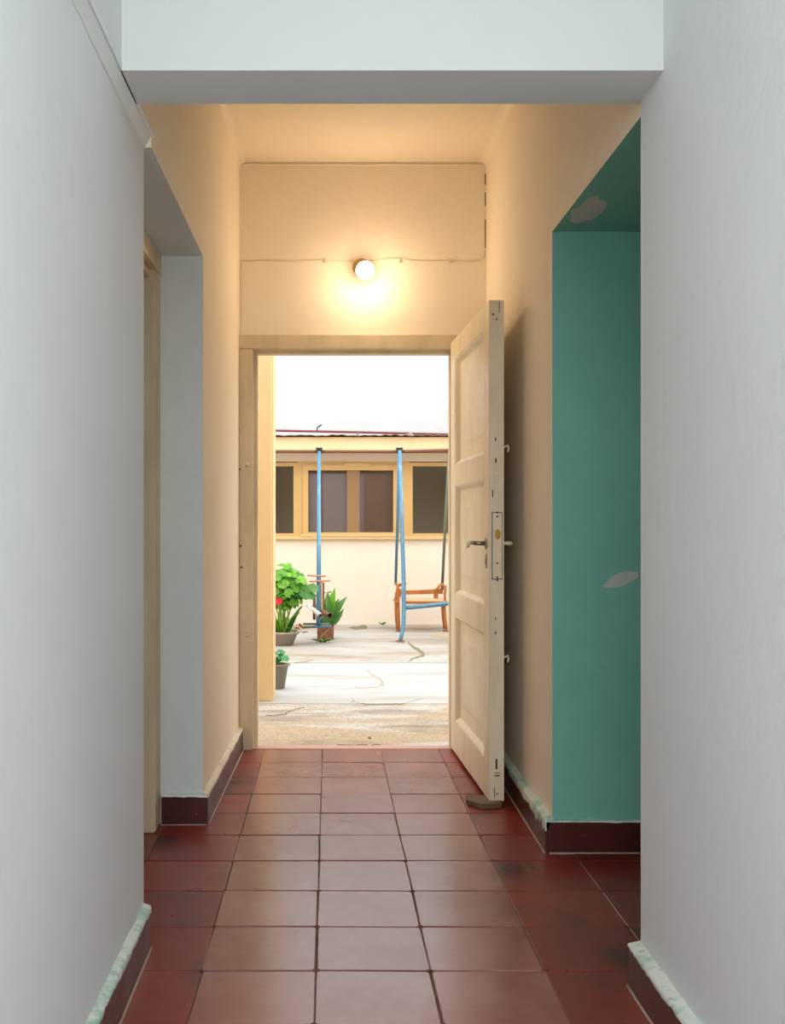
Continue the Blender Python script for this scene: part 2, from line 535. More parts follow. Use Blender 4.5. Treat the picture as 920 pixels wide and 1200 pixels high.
blob('scrape', (1.035, 3.78, 0.965), (1, 0, 0.36), (-0.36, 0, 1), (0, -1, 0), 0.068, 0.019, 'bare', wrc, 6, jag=0.3)
blob('scrape', (1.01, 3.78, 0.945), (1, 0, 0.1), (0, 0, 1), (0, -1, 0), 0.04, 0.010, 'bare', wrc, 8, thick=0.0005)

# ------------------------------------------------------------------ floor
bm = B(-1.6, 1.9, 0.85, DW + 0.03, -0.08, -0.0035)
floor = struct('floor', bm, 'grout')
tile_meshes = {}
def tile_mesh(kind, seed):
    rr = random.Random(seed)
    bm = bmesh.new()
    h = 0.1476
    j = [rr.uniform(-0.0016, 0.0016) for _ in range(8)]
    cs = [(-h + j[0], -h + j[1]), (h + j[2], -h + j[3]), (h + j[4], h + j[5]), (-h + j[6], h + j[7])]
    # a rounded-corner outline
    out = []
    cut = 0.007
    for i in range(4):
        p = Vector(cs[i]); q = Vector(cs[i - 1]); r_ = Vector(cs[(i + 1) % 4])
        out += [p + (q - p).normalized() * cut, p + (r_ - p).normalized() * cut]
    lay = []
    for z, s in ((-0.012, 1.0), (-0.0022, 1.0), (0.0, 0.984)):
        lay.append([bm.verts.new((p.x * s, p.y * s, z)) for p in out])
    n = len(out)
    for a_, b_ in zip(lay, lay[1:]):
        for i in range(n):
            f = bm.faces.new((a_[i], a_[(i + 1) % n], b_[(i + 1) % n], b_[i]))
    bm.faces.new(lay[-1])
    bmesh.ops.recalc_face_normals(bm, faces=bm.faces[:])
    me = bpy.data.meshes.new('tile')
    bm.to_mesh(me); bm.free()
    me.materials.append(M[kind])
    return me
TX0, TY1 = -0.0355, DW - 0.001
for kind in ('worn', 'waxed'):
    tile_meshes[kind] = [tile_mesh(kind, 11 + k) for k in range(4)]
for r_ in range(15):
    y = TY1 - 0.15 - 0.3 * r_
    for c_ in range(-4, 6):
        x = TX0 + 0.15 + 0.2985 * c_
        if x < -0.15 - 0.5 and not (2.7 < y < 4.2): continue          # under the left walls
        if x < -0.95 or x > 1.6: continue
        if x > 0.9 and not (2.4 < y < 3.95): continue                  # under the right walls
        kind = 'worn' if c_ in (-1, 0, 1) else 'waxed'
        o = link('tile', tile_meshes[kind][R.randrange(4)], floor)
        o.location = (x + R.uniform(-0.0012, 0.0012), y + R.uniform(-0.0012, 0.0012), R.uniform(-0.0012, 0.0008))
        o.rotation_euler = (R.uniform(-0.004, 0.004), R.uniform(-0.004, 0.004), R.uniform(-0.006, 0.006))
# terracotta sill under the door
struct('trim_4', B(OX0 + 0.02, OX1 - 0.02, DW + 0.002, DW + 0.09, -0.06, 0.001, bev=0.003), 'salmon')

# skirting: dark red body with a ragged painted upper edge
def skirting(name, p0, p1, nrm, mat_edge, h=LT, d=0.02, drip=0.018, seed=0, ledge=0.010, grout=True):
    """runs along the plan line p0 > p1 (the wall face); nrm points into the room"""
    p0 = Vector((p0[0], p0[1], 0)); p1 = Vector((p1[0], p1[1], 0)); nv = Vector((nrm[0], nrm[1], 0)).normalized()
    L = (p1 - p0).length
    bm = bmesh.new()
    n = max(2, int(L / 0.012)); prev = None
    def wob(s, f, q): return noise.noise(Vector((s * f, q + seed * 9.7, 0.5)))
    body = []
    a0, a1 = p0 - nv * 0.005, p1 - nv * 0.005
    b0, b1 = p0 + nv * d, p1 + nv * d
    vs = [bm.verts.new(v) for v in (a0, a1, b1, b0)] + [bm.verts.new(v + Vector((0, 0, h))) for v in (a0, a1, b1, b0)]
    for f in ((3, 2, 1, 0), (4, 5, 6, 7), (0, 1, 5, 4), (1, 2, 6, 5), (2, 3, 7, 6), (3, 0, 4, 7)):
        bm.faces.new([vs[i] for i in f])
    bmesh.ops.recalc_face_normals(bm, faces=bm.faces[:])
    bevel(bm, 0.004, 2)
    o = struct(name, bm, 'skirt')
    bm = bmesh.new()
    for i in range(n + 1):
        s = L * i / n
        q = p0 + (p1 - p0) * (i / n)
        top = h + ledge + 0.004 * wob(s, 9, 1) + 0.003 * wob(s, 35, 2)
        low = h - max(0.003, drip * (0.75 + 0.6 * wob(s, 9, 3) + 0.6 * wob(s, 45, 4)))
        off = 0.0014 + 0.0008 * wob(s, 30, 5)
        ring = [q - nv * 0.002 + Vector((0, 0, top)), q + nv * 0.003 + Vector((0, 0, top - 0.002)),
                q + nv * (d - 0.003 + off) + Vector((0, 0, h + off + 0.001 + 0.0015 * wob(s, 40, 6))),
                q + nv * (d + off) + Vector((0, 0, h - 0.003)), q + nv * (d + off * 0.6) + Vector((0, 0, low)),
                q + nv * (d - 0.004) + Vector((0, 0, low - 0.0005))]
        ring = [bm.verts.new(v) for v in ring]
        if prev:
            for k in range(len(ring) - 1): bm.faces.new((prev[k], ring[k], ring[k + 1], prev[k + 1]))
        else:
            bm.faces.new(ring)
        prev = ring
    bm.faces.new(list(reversed(prev)))
    obj('paint_edge', bm, mat_edge, o)
    if grout:
        bm = bmesh.new()
        m = max(3, int(L / 0.05)); pts = []
        for i in range(m + 1):
            q = p0 + (p1 - p0) * (i / m) + nv * (d + 0.002 + 0.001 * wob(i * 0.05, 9, 8))
            pts.append(q + Vector((0, 0, 0.0005)))
        tube(bm, pts, 0.0038, 6)
        obj('grout_line', bm, 'pale_grout', o)
    return o
skirting('baseboard_left', (WL, 0.35), (WL, 2.93), (1, 0), 'edge_green', seed=1, drip=0.016)
skirting('baseboard_left_end', (-0.648, 4.13), (-0.474, 4.13), (0, -1), 'edge_grey', seed=2, drip=0.008)
skirting('baseboard_left_corridor', (-0.489, 4.115), (-0.461, DW - 0.03), (1, 0), 'edge_cream', seed=3, drip=0.012)
skirting('baseboard_right', (WR, 0.35), (WR, 2.69), (-1, 0), 'edge_green', seed=4, d=0.03, h=0.105, drip=0.012)
skirting('baseboard_right_end', (0.775, 3.78), (1.9, 3.78), (0, -1), 'edge_green', seed=5, drip=0.004, ledge=0.004)
skirting('baseboard_right_corridor', (0.79, 3.762), (0.806, DW), (-1, 0), 'edge_green', seed=6, d=0.028, drip=0.036)

# ------------------------------------------------------------------ main door frame
fr = thing('trim_5', (0.12, DW, 0), 'cream painted wooden frame around the open door', None, None, 'structure')
FY = DW - 0.025
JL0, JL1 = -0.461, -0.392
obj('jamb', B(JL0, JL1, FY, DW + 0.09, 0, 2.052, bev=0.003), 'frame', fr)
obj('jamb', B(0.645, 0.735, FY, DW + 0.09, 0, 2.052, bev=0.003), 'frame', fr)
obj('header', B(JL0 - 0.002, 0.735, FY - 0.002, DW + 0.09, 2.053, 2.124, bev=0.003), 'frame', fr)
obj('door_stop', B(JL1 - 0.002, JL1 + 0.021, DW + 0.03, DW + 0.10, 0, 2.056, bev=0.002), 'frame', fr)
obj('door_stop', B(0.622, 0.646, DW + 0.03, DW + 0.10, 0, 2.056, bev=0.002), 'frame', fr)
obj('door_stop', B(JL1 + 0.021, 0.622, DW + 0.03, DW + 0.10, 2.036, 2.056, bev=0.002), 'frame', fr)
for zz in (1.46, 0.592):          # staples for the door hooks
    bm = bmesh.new()
    lathe(bm, [(0.011, 0), (0.012, 0.003), (0.006, 0.006), (0.006, 0.014), (0.009, 0.018), (0.008, 0.024), (0.002, 0.026)], ((290 - 386) * FY / 1250, FY, zz), 'y', 12)
    obj('hook_staple', bm, 'edge_cream', fr)
for px, py in ((285, 398), (281, 550), (282, 640), (283, 665)):
    p = P(px, py, FY)
    bm = bmesh.new(); lathe(bm, [(0.0055, -0.004), (0.0055, 0.0012)], p, 'y', 10)
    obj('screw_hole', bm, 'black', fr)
# strike cover on the jamb corner
bm = B(-0.478, -0.438, FY - 0.012, FY + 0.02, 1.635, 1.715, bev=0.004)
tag(obj('junction_box', bm, 'frame'), 'small painted-over cable box on the jamb of the open door', 'cable box')

# painted cable feeding the lamp
bm = bmesh.new()
cy = DW - 0.0055
pts = [(-0.452, cy - 0.01, 1.715), (-0.457, cy - 0.012, 1.95), (-0.455, cy - 0.01, 2.20), (-0.455, cy - 0.006, 2.46), (-0.45, cy, 2.508)]
for i in range(1, 46):
    t = i / 46
    x = -0.45 + 1.22 * t
    z = 2.507 + 0.006 * math.sin(t * 14) * noise.noise(Vector((t * 5, 0, 0))) + 0.012 * math.exp(-((t - 0.64) / 0.07) ** 2)
    pts.append((x, cy, z))
pts += [(0.780, cy, 2.513), (0.794, cy, 2.53), (0.798, cy - 0.002, 2.56)]
tube(bm, pts, 0.0034, 6)
cab = tag(obj('cable', bm, 'cable'), 'thin cream painted cable tacked along the wall over the door', 'cable')
for x in (-0.02, 0.12, 0.36, 0.62):
    obj('cable_clip', B(x - 0.006, x + 0.006, cy - 0.007, cy + 0.0055, 2.497, 2.519, bev=0.002), 'cable', cab)

# gaps in the plaster of the right-hand corner
for za, zb in ((2.90, 2.955), (2.575, 2.72), (2.79, 2.86)):
    obj('plaster_gap', B(0.7985, 0.8035, DW - 0.0008, DW + 0.004, za, zb), 'crack', bpy.data.objects['wall_back'])

# wall lamp
lamp = thing('wall_lamp', (0.166, DW, 2.47), 'lit round warm bulb on the wall above the open door', 'lamp')
la, lb = Vector((0.166, DW, 2.474)), Vector((0.179, 5.33, 2.424))      # wall plate, bulb centre
ld = (lb - la).normalized()
bm = bmesh.new()
lathe(bm, [(0.044, 0.0), (0.046, 0.006), (0.040, 0.014), (0.022, 0.018)], la, 'y', 28)
obj('wall_plate', bm, 'socket', lamp)
bm = bmesh.new()
tube(bm, [la, la + ld * 0.06, la + ld * 0.068, la + ld * 0.09, la + ld * 0.11, lb - ld * 0.030, lb - ld * 0.029, lb - ld * 0.032, la + ld * 0.112], [0.017, 0.018, 0.026, 0.033, 0.037, 0.0415, 0.040, 0.0385, 0.033], 24)
obj('socket', bm, 'socket', lamp)
bm = bmesh.new()
rb = 0.0455
tube(bm, [la + ld * 0.100, la + ld * 0.108] + [lb - ld * (rb * math.cos(0.75 + (math.pi - 0.77) * k / 11)) for k in range(12)],
     [0.020, 0.024] + [max(0.0008, rb * math.sin(0.75 + (math.pi - 0.77) * k / 11)) for k in range(12)], 28)
obj('bulb', bm, 'bulb', lamp)

# ------------------------------------------------------------------ open door leaf
HX, HY = 0.620, 5.45
dv = Vector((0.038, -1.06, 0)).normalized()         # along the leaf from the hinge
tv = Vector((1.06, 0.038, 0)).normalized()          # through the thickness, to the wall
TD = Matrix(((dv.x, tv.x, 0, HX), (dv.y, tv.y, 0, HY), (0, 0, 1, 0), (0, 0, 0, 1)))
door = thing('door_1', (HX, HY, 0), 'cream painted panelled wooden door standing open against the wall', None, None, 'structure')
LW, TH, Z0, Z1 = 1.06, 0.062, 0.018, 2.082
S0, S1 = 0.145, 0.94             # panel field limits along the leaf
def D(name, u0, u1, t0, t1, z0, z1, mat='door', parent=None, bev=0.002):
    return obj(name, B(u0, u1, t0, t1, z0, z1, bev=bev, T=TD), mat, parent or door)
D('stile', 0, S0, 0, TH, Z0, Z1)
so = D('stile', S1, LW - 0.0015, 0, TH, Z0, Z1)
D('leaf_edge', LW - 0.002, LW + 0.001, 0.001, TH - 0.001, Z0 + 0.001, Z1 - 0.001, 'door_edge', bev=0.0008)
pz = [(1.452, 1.978), (0.812, 1.345), (0.178, 0.697)]
D('rail', S0, S1, 0, TH, 1.978, Z1)
D('rail', S0, S1, 0, TH, 1.345, 1.452)
D('rail', S0, S1, 0, TH, 0.697, 0.812)
D('rail', S0, S1, 0, TH, Z0, 0.178)
for z0, z1 in pz:
    pn = D('panel', S0 - 0.004, S1 + 0.004, 0.024, TH - 0.024, z0 - 0.004, z1 + 0.004, bev=0)
    for side in (0, 1):
        bm = bmesh.new()
        def q(u, t, z):
            return bm.verts.new(TD @ Vector((u, t if side == 0 else TH - t, z)))
        def rect(m, t): return [q(S0 + m, t, z0 + m), q(S1 - m, t, z0 + m), q(S1 - m, t, z1 - m), q(S0 + m, t, z1 - m)]
        rings = [rect(0.0, 0.0015), rect(0.006, 0.004), rect(0.020, 0.0225), rect(0.026, 0.0245)]
        for a_, b_ in zip(rings, rings[1:]):
            for k in range(4): bm.faces.new((a_[k], a_[(k + 1) % 4], b_[(k + 1) % 4], b_[k]))
        obj('moulding', bm, 'door', pn)
    # faint raised field
    bm = bmesh.new()
    m = 0.075
    lo = [bm.verts.new(TD @ Vector(v)) for v in ((S0 + m, 0.0245, z0 + m), (S1 - m, 0.0245, z0 + m), (S1 - m, 0.0245, z1 - m), (S0 + m, 0.0245, z1 - m))]
    m += 0.03
    hi = [bm.verts.new(TD @ Vector(v)) for v in ((S0 + m, 0.021, z0 + m), (S1 - m, 0.021, z0 + m), (S1 - m, 0.021, z1 - m), (S0 + m, 0.021, z1 - m))]
    for k in range(4): bm.faces.new((lo[k], lo[(k + 1) % 4], hi[(k + 1) % 4], hi[k]))
    bm.faces.new(hi)
    obj('raised_field', bm, 'door', pn)
# lock on the leaf edge
lp = D('lock_plate', LW, LW + 0.0035, 0.013, 0.052, 0.935, 1.205, 'door_edge', bev=0.001)
D('latch_bolt', LW + 0.001, LW + 0.011, 0.024, 0.046, 1.10, 1.132, 'brass', lp, bev=0.003)
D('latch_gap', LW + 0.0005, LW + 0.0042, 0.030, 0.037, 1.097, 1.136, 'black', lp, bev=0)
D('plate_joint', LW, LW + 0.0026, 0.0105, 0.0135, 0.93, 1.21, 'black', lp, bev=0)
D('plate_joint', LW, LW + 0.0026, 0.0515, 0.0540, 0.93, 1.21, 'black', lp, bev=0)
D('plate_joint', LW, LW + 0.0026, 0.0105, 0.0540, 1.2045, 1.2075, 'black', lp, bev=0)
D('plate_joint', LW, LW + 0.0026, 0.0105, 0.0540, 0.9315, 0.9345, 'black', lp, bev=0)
for zz in (1.190, 0.998, 0.940, 1.207, 0.928):
    p = TD @ Vector((LW + 0.0035, 0.033, zz))
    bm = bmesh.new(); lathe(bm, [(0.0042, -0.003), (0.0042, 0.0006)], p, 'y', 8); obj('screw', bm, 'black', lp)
# flush bolt slots at the foot and head of the leaf, patches where hinges were
for t0, t1, z0, z1 in ((0.026, 0.034, 0.150, 0.192), (0.022, 0.044, 0.121, 0.126), (0.022, 0.044, 0.133, 0.136), (0.021, 0.024, 0.03, 0.075),
                       (0.030, 0.036, 0.045, 0.052), (0.024, 0.029, 1.50, 1.515), (0.024, 0.030, 1.41, 1.43), (0.024, 0.029, 0.705, 0.718),
                       (0.024, 0.028, 0.765, 0.775), (0.012, 0.020, 2.018, 2.026), (0.028, 0.033, 1.998, 2.006), (0.040, 0.043, 2.03, 2.075), (0.012, 0.016, 1.27, 1.30)):
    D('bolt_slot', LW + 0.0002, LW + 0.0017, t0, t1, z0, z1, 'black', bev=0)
# lever handle, both faces
for side in (0, 1):
    f = lambda u, t, z: TD @ Vector((u, -t if side == 0 else TH + t, z))
    hd = None
    bm = bmesh.new()
    zc = 1.078
    tube(bm, [f(0.985, -0.004, zc), f(0.985, 0.004, zc), f(0.985, 0.006, zc)], [0.024, 0.024, 0.020], 18)
    hd = obj('handle_rose', bm, 'metal' if side == 0 else 'door_edge', door)
    bm = bmesh.new()
    if side == 0:
        tube(bm, [f(0.985, 0.0, zc), f(0.985, 0.03, zc), f(0.982, 0.043, zc + 0.001), f(0.968, 0.052, zc + 0.003), f(0.935, 0.056, zc + 0.004),
                  f(0.90, 0.056, zc - 0.001), f(0.875, 0.056, zc - 0.010), f(0.860, 0.056, zc - 0.020)],
             [0.010, 0.009, 0.0095, 0.010, 0.0105, 0.010, 0.008, 0.0045], 12)
        obj('lever', bm, 'metal', hd)
    else:
        tube(bm, [f(0.985, 0.0, zc), f(0.985, 0.035, zc), f(0.98, 0.045, zc), f(0.93, 0.048, zc + 0.002), f(0.88, 0.048, zc - 0.012)], [0.009, 0.009, 0.009, 0.0095, 0.006], 12)
        obj('lever', bm, 'door_edge', hd)
bm = bmesh.new()
n = 16
ring = []
for t in (0.001, -0.004):
    ring.append([bm.verts.new(TD @ Vector((0.995 + 0.016 * math.sin(k * 2 * math.pi / n), t, 1.005 + 0.030 * math.cos(k * 2 * math.pi / n)))) for k in range(n)])
for k in range(n): bm.faces.new((ring[0][k], ring[0][(k + 1) % n], ring[1][(k + 1) % n], ring[1][k]))
bm.faces.new(ring[1]); bm.faces.new(ring[0])
es = obj('escutcheon', bm, 'metal', door)
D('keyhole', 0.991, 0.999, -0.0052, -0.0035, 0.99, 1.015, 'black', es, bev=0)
# hook fastenings on the wall side of the leaf
for zz in (1.480, 0.608):
    bm = bmesh.new()
    f = lambda u, t, z: TD @ Vector((u, TH + t, z))
    tube(bm, [f(1.03, -0.003, zz), f(1.03, 0.012, zz), f(1.03, 0.02, zz + 0.006), f(1.03, 0.024, zz - 0.004), f(1.03, 0.020, zz - 0.022)], 0.0045, 8)
    obj('hook', bm, 'door_edge', door)
# wooden wedge holding the leaf
bm = bmesh.new()
pa = [(0.575, 4.50), (0.565, 4.40), (0.615, 4.33), (0.70, 4.345), (0.715, 4.40), (0.70, 4.46)]
prism(bm, pa, 0.0005, 0.021); bevel(bm, 0.003)
tag(obj('door_wedge', bm, 'wedge'), 'worn brown wooden wedge on the tiles under the open door', 'door wedge')

# ------------------------------------------------------------------ closed side door in the left opening
sf = thing('trim_6', (-0.70, 3.6, 0), 'beige painted frame of the side door in the left opening', None, None, 'structure')
SX = -0.648
obj('jamb', B(-0.73, SX - 0.006, 4.005, 4.128, 0, 2.155, bev=0.004), 'frame_side', sf)
obj('jamb', B(-0.73, SX - 0.006, 2.932, 3.03, 0, 2.155, bev=0.004), 'frame_side', sf)
obj('header', B(-0.73, SX - 0.002, 2.932, 4.128, 2.115, 2.195, bev=0.004), 'frame_side', sf)
obj('transom_strip', B(-0.73, -0.675, 3.03, 4.005, 2.085, 2.115, bev=0.002), 'frame_side', sf)
d2 = thing('door_2', (-0.72, 3.5, 0), 'closed dark wooden side door in the left opening', None, None, 'structure')
obj('leaf', B(-0.76, -0.722, 3.03, 4.003, 0.01, 2.085, bev=0.003), 'dark_wood', d2)
for z0, z1 in ((1.15, 1.9), (0.25, 0.95)):
    obj('panel', B(-0.724, -0.712, 3.16, 3.86, z0, z1, bev=0.006), 'dark_wood', d2)

# ------------------------------------------------------------------ courtyard
GZ = -0.03
YB = 12.4
ground = thing('courtyard_ground', (0, 9, GZ), 'cracked pale concrete paving of the courtyard', None, None, 'structure')
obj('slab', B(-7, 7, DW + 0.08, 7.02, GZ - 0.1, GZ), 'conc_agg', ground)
obj('slab', B(-7, 7, 7.02, 9.01, GZ - 0.1, GZ + 0.002, bev=0.002), 'conc_white', ground)
obj('slab', B(-7, 7, 9.05, 14.2, GZ - 0.1, GZ, bev=0.002), 'conc', ground)
obj('joint', B(-7, 7, 9.0, 9.06, GZ - 0.1, GZ - 0.003), 'crack', ground)
def crack(pix, wpx, mat, seed, z=GZ):
    """a dirt-filled crack along floor points"""
    pts = []
    for (x0, y0), (x1, y1) in zip(pix, pix[1:]):
        for k in range(5):
            t = k / 5
            pts.append((x0 + (x1 - x0) * t, y0 + (y1 - y0) * t))
    pts.append(pix[-1])
    bm = bmesh.new(); prev = None; n = len(pts)
    for i, (px, py) in enumerate(pts):
        Y = (EYE - z) * 1250 / (py - 611)
        X = (px - 386) * Y / 1250
        q = noise.noise(Vector((i * 0.7, seed, 0)))
        q2 = noise.noise(Vector((i * 0.9, seed + 5, 0)))
        wd = 2.0 * wpx * Y / 1250 * (0.45 + 0.55 * math.sin(math.pi * min(1, max(0.04, i / (n - 1))))) * (1 + 0.5 * q2)
        wy = wd * (2.2 if wpx < 2 else 3.5)
        Y += q * 0.05; X += q2 * 0.03
        ring = [bm.verts.new((X - wd * 0.3, Y - wy / 2, z + 0.0005)), bm.verts.new((X, Y, z + 0.0035)), bm.verts.new((X + wd * 0.3, Y + wy / 2, z + 0.0005))]
        if prev:
            for k in range(2): bm.faces.new((prev[k], ring[k], ring[k + 1], prev[k + 1]))
        prev = ring
    return obj('crack', bm, mat, ground)
crack([(324, 779), (354, 776), (366, 774)], 1.5, 'moss', 1, GZ + 0.0)
crack([(430, 785), (436, 791), (447, 797), (449, 803), (440, 806), (415, 806)], 1.6, 'dirt', 2, GZ + 0.002)
crack([(412, 818), (416, 824), (440, 826), (470, 825), (497, 819)], 0.9, 'crack', 3, GZ)
crack([(312, 839), (330, 838), (345, 832), (357, 829)], 0.9, 'crack', 4, GZ)
crack([(478, 752), (484, 758), (495, 765), (496, 768), (486, 771), (478, 775)], 3.6, 'moss', 5, GZ)
crack([(456, 752), (465, 752), (474, 754)], 1.4, 'crack', 6, GZ)
crack([(395, 873), (415, 873.6), (446, 873)], 1.7, 'crack', 7, GZ)
def gflake(px, py, rx, ry, mat, seed, name='stain'):
    Y = (EYE - GZ) * 1250 / (py - 611)
    return blob(name, ((px - 386) * Y / 1250, Y, GZ), (1, 0, 0), (0, 1, 0), (0, 0, 1), rx, ry, mat, ground, seed, thick=0.004)
gflake(420, 736, 0.09, 0.16, 'moss', 3, 'moss_patch')
gflake(426, 734, 0.04, 0.10, 'moss', 4, 'moss_patch')
gflake(496, 736, 0.11, 0.10, 'dirt', 5)
gflake(518, 745, 0.12, 0.12, 'dirt', 6)
gflake(433, 865, 0.008, 0.02, 'crack', 7)

# porch pillar and the eave beam it carries
pl = thing('porch_pillar', (-0.55, 7.28, GZ), 'square cream rendered pillar outside the door beside the small pot', 'pillar')
bm = B(-0.70, -0.375, 7.11, 7.44, GZ, 2.85); bevel(bm, 0.012, 3)
obj('shaft', bm, 'ochre_wall', pl)
obj('plinth', B(-0.702, -0.374, 7.108, 7.442, GZ, GZ + 0.012, bev=0.004), 'ochre_wall', pl)
struct('porch_beam', B(-4, 4, 7.17, 7.37, 2.85, 3.0), 'ochre_wall', 'cream eave beam carried by the pillar')

# unseen side walls added to dim the courtyard, and the storey above the passage
struct('wall_blocker_left', B(-4.3, -4.0, DW + 0.2, 14.0, -0.05, 3.4), 'court_cream', 'unseen cream wall added to dim the courtyard')
struct('wall_blocker_right', B(4.2, 4.5, DW + 0.2, 14.0, -0.05, 3.4), 'court_cream', 'unseen cream wall added to dim the courtyard')
struct('roof_slab', B(-4.3, 4.5, 3.2, DW + 0.2, 3.4, 3.55), 'court_cream', 'flat roof slab over the passage')
# white building behind everything
struct('wall_far', B(-8, 8, 14.0, 14.25, -0.05, 6.5), 'court_white', 'tall white rendered wall behind the low outbuilding')

# low outbuilding with the ochre windows
ob = thing('outbuilding', (0.3, YB, GZ), 'low cream outbuilding with ochre window frames and corrugated roof', 'building')
k = YB / 1250
def X(px, y=YB): return (px - 386) * y / 1250
def Z(py, y=YB): return EYE + (611 - py) * y / 1250
WX0, WX1 = X(262), X(576)
WZ0, WZ1 = Z(629.5), Z(541)
bm = bmesh.new()
box(bm, -6, 6, YB, YB + 0.2, GZ - 0.03, WZ0)
box(bm, -6, 6, YB, YB + 0.2, WZ1, 2.02)
box(bm, -6, WX0, YB, YB + 0.2, WZ0, WZ1)
box(bm, WX1, 6, YB, YB + 0.2, WZ0, WZ1)
obj('wall', bm, 'court_cream', ob)
FYB = 12.12
obj('fascia', B(-6, 6, FYB, FYB + 0.06, Z(528, FYB), Z(512, FYB), bev=0.004), 'ochre_wall', ob)
obj('fascia_edge', B(-6, 6, FYB - 0.012, FYB + 0.07, Z(530.5, FYB), Z(527.6, FYB), bev=0.003), 'brown_edge', ob)
obj('eave_soffit', B(-6, 6, FYB + 0.05, YB + 0.02, 2.0, 2.03), 'court_cream', ob)
# corrugated roof
bm = bmesh.new(); prev = None
zr = Z(511.5, FYB) + 0.006
nx = 620
for i in range(nx + 1):
    x = -4 + 8 * i / nx
    wv = 0.007 * math.sin(x * 2 * math.pi / 0.12) * (0.6 + noise.noise(Vector((x * 1.7, 9, 0)))) + 0.009 * noise.noise(Vector((x * 5, 0, 0)))
    ring = [bm.verts.new((x, FYB - 0.06 + 0.02 * noise.noise(Vector((x * 2, 4, 0))), zr + wv)), bm.verts.new((x, 13.98, zr + 0.10 + wv)),
            bm.verts.new((x, 13.98, zr + 0.108 + wv)), bm.verts.new((x, FYB - 0.06 + 0.02 * noise.noise(Vector((x * 2, 4, 0))), zr + 0.008 + wv))]
    if prev:
        for q in range(4):
            bm.faces.new((prev[q], ring[q], ring[(q + 1) % 4], prev[(q + 1) % 4])).smooth = True
    prev = ring
obj('roof', bm, 'roof', ob)
# pipe over the roof on stubby brackets
bm = bmesh.new()
PY = 12.5
tube(bm, [(X(150, PY), PY, Z(497, PY)), (X(320, PY), PY, Z(504.5, PY)), (X(420, PY), PY, Z(506.5, PY)), (X(527, PY), PY, Z(509, PY)), (X(640, PY), PY, Z(511, PY))], 0.014, 8)
rp = obj('pipe', bm, 'red_pipe', ob)
for px in (300, 419, 476, 560):
    z1 = Z(504 + (px - 320) * 0.022, PY)
    obj('pipe_bracket', B(X(px, PY) - 0.012, X(px, PY) + 0.012, PY - 0.012, PY + 0.012, zr - 0.01, z1 + 0.012), 'roof', rp)
bm = bmesh.new()
a0 = P(371.5, 505, PY); tube(bm, [a0, P(372, 501, PY), P(374, 499.5, PY), P(377, 497.5, PY)], 0.009, 6)
obj('wire_hook', bm, 'bracket', rp)
bm = bmesh.new()
tube(bm, [P(476, 512, 12.3), P(481, 510, 12.3), P(486, 513, 12.3)], [0.02, 0.04, 0.015], 8)
obj('roof_debris', bm, 'roof', ob)
# closed ends, floor and back of the room behind the windows
obj('room_wall', B(-3.95, -3.85, YB + 0.2, 13.95, GZ, 2.1), 'court_cream', ob)
obj('room_wall', B(3.85, 3.95, YB + 0.2, 13.95, GZ, 2.1), 'court_cream', ob)
obj('room_wall', B(-3.95, 3.95, 13.88, 13.96, GZ, 2.1), 'court_cream', ob)
obj('room_ceiling', B(-3.95, 3.95, YB + 0.01, 13.96, 2.03, 2.06), 'court_cream', ob)
# small strip over the middle window
obj('wall_strip', B(X(404), X(433), YB - 0.03, YB + 0.03, Z(546.8), Z(543.2), bev=0.003), 'ochre_light', ob)

def window(px0, px1, py0, py1, panes, backing, fw=0.05, yf=YB - 0.01, mat='ochre', mull=0.06):
    x0, x1, z0, z1 = X(px0), X(px1), Z(py1), Z(py0)
    # frame is the part, its members and panes are sub-parts
    bm = bmesh.new()
    box(bm, x0, x1, yf, YB + 0.12, z0, z0 + fw); box(bm, x0, x1, yf, YB + 0.12, z1 - fw, z1)
    box(bm, x0, x0 + fw, yf, YB + 0.12, z0 + fw, z1 - fw); box(bm, x1 - fw, x1, yf, YB + 0.12, z0 + fw, z1 - fw)
    wdw = obj('window', bm, mat, ob)
    edges = [x0 + fw]
    for a_, b_ in panes[1:-1]: pass
    for (a_, b_) in panes:
        obj('pane', B(X(a_) - 0.004, X(b_) + 0.004, YB + 0.045, YB + 0.049, z0 + fw - 0.004, z1 - fw + 0.004), 'glass', wdw)
    for (a_, b_), (c_, d_) in zip(panes, panes[1:]):
        obj('mullion', B(X(b_), X(c_), yf + 0.012, YB + 0.09, z0 + fw - 0.002, z1 - fw + 0.002, bev=0.003), mat, wdw)
    if backing: obj('window_screen', B(x0 + 0.01, x1 - 0.01, YB + 0.055, YB + 0.13, z0 + 0.01, z1 - 0.01), backing, wdw)
    return wdw
window(262, 348.5, 542, 629.5, [(266, 346)], None, 0.045)
window(479, 576, 542, 629.5, [(482, 572)], None, 0.045)
cw = window(355, 467, 545, 630, [(361.5, 406.5), (421.5, 463.5)], 'screen', 0.062, yf=YB - 0.035)
for a_, b_ in ((348.4, 355.1), (466.9, 479.1)):
    obj('window_post', B(X(a_), X(b_), YB - 0.012, YB + 0.12, WZ0, WZ1), 'ochre', ob)
bm = bmesh.new(); box(bm, X(355), X(467), YB - 0.012, YB + 0.1, Z(545), WZ1)
obj('window_header', bm, 'ochre', ob)
obj('window_sill', B(X(255), X(580), YB - 0.05, YB + 0.05, Z(632), Z(628.5), bev=0.004), 'ochre_light', ob)
obj('sill_edge', B(X(352), X(470), YB - 0.06, YB - 0.03, Z(628.6), Z(626), bev=0.003), 'ochre_light', ob)
# the casement mullion is behind a brown fly screen
for c in cw.children:
    if c.name.startswith('mullion'):
        c.data.materials[0] = M['mull_brown']

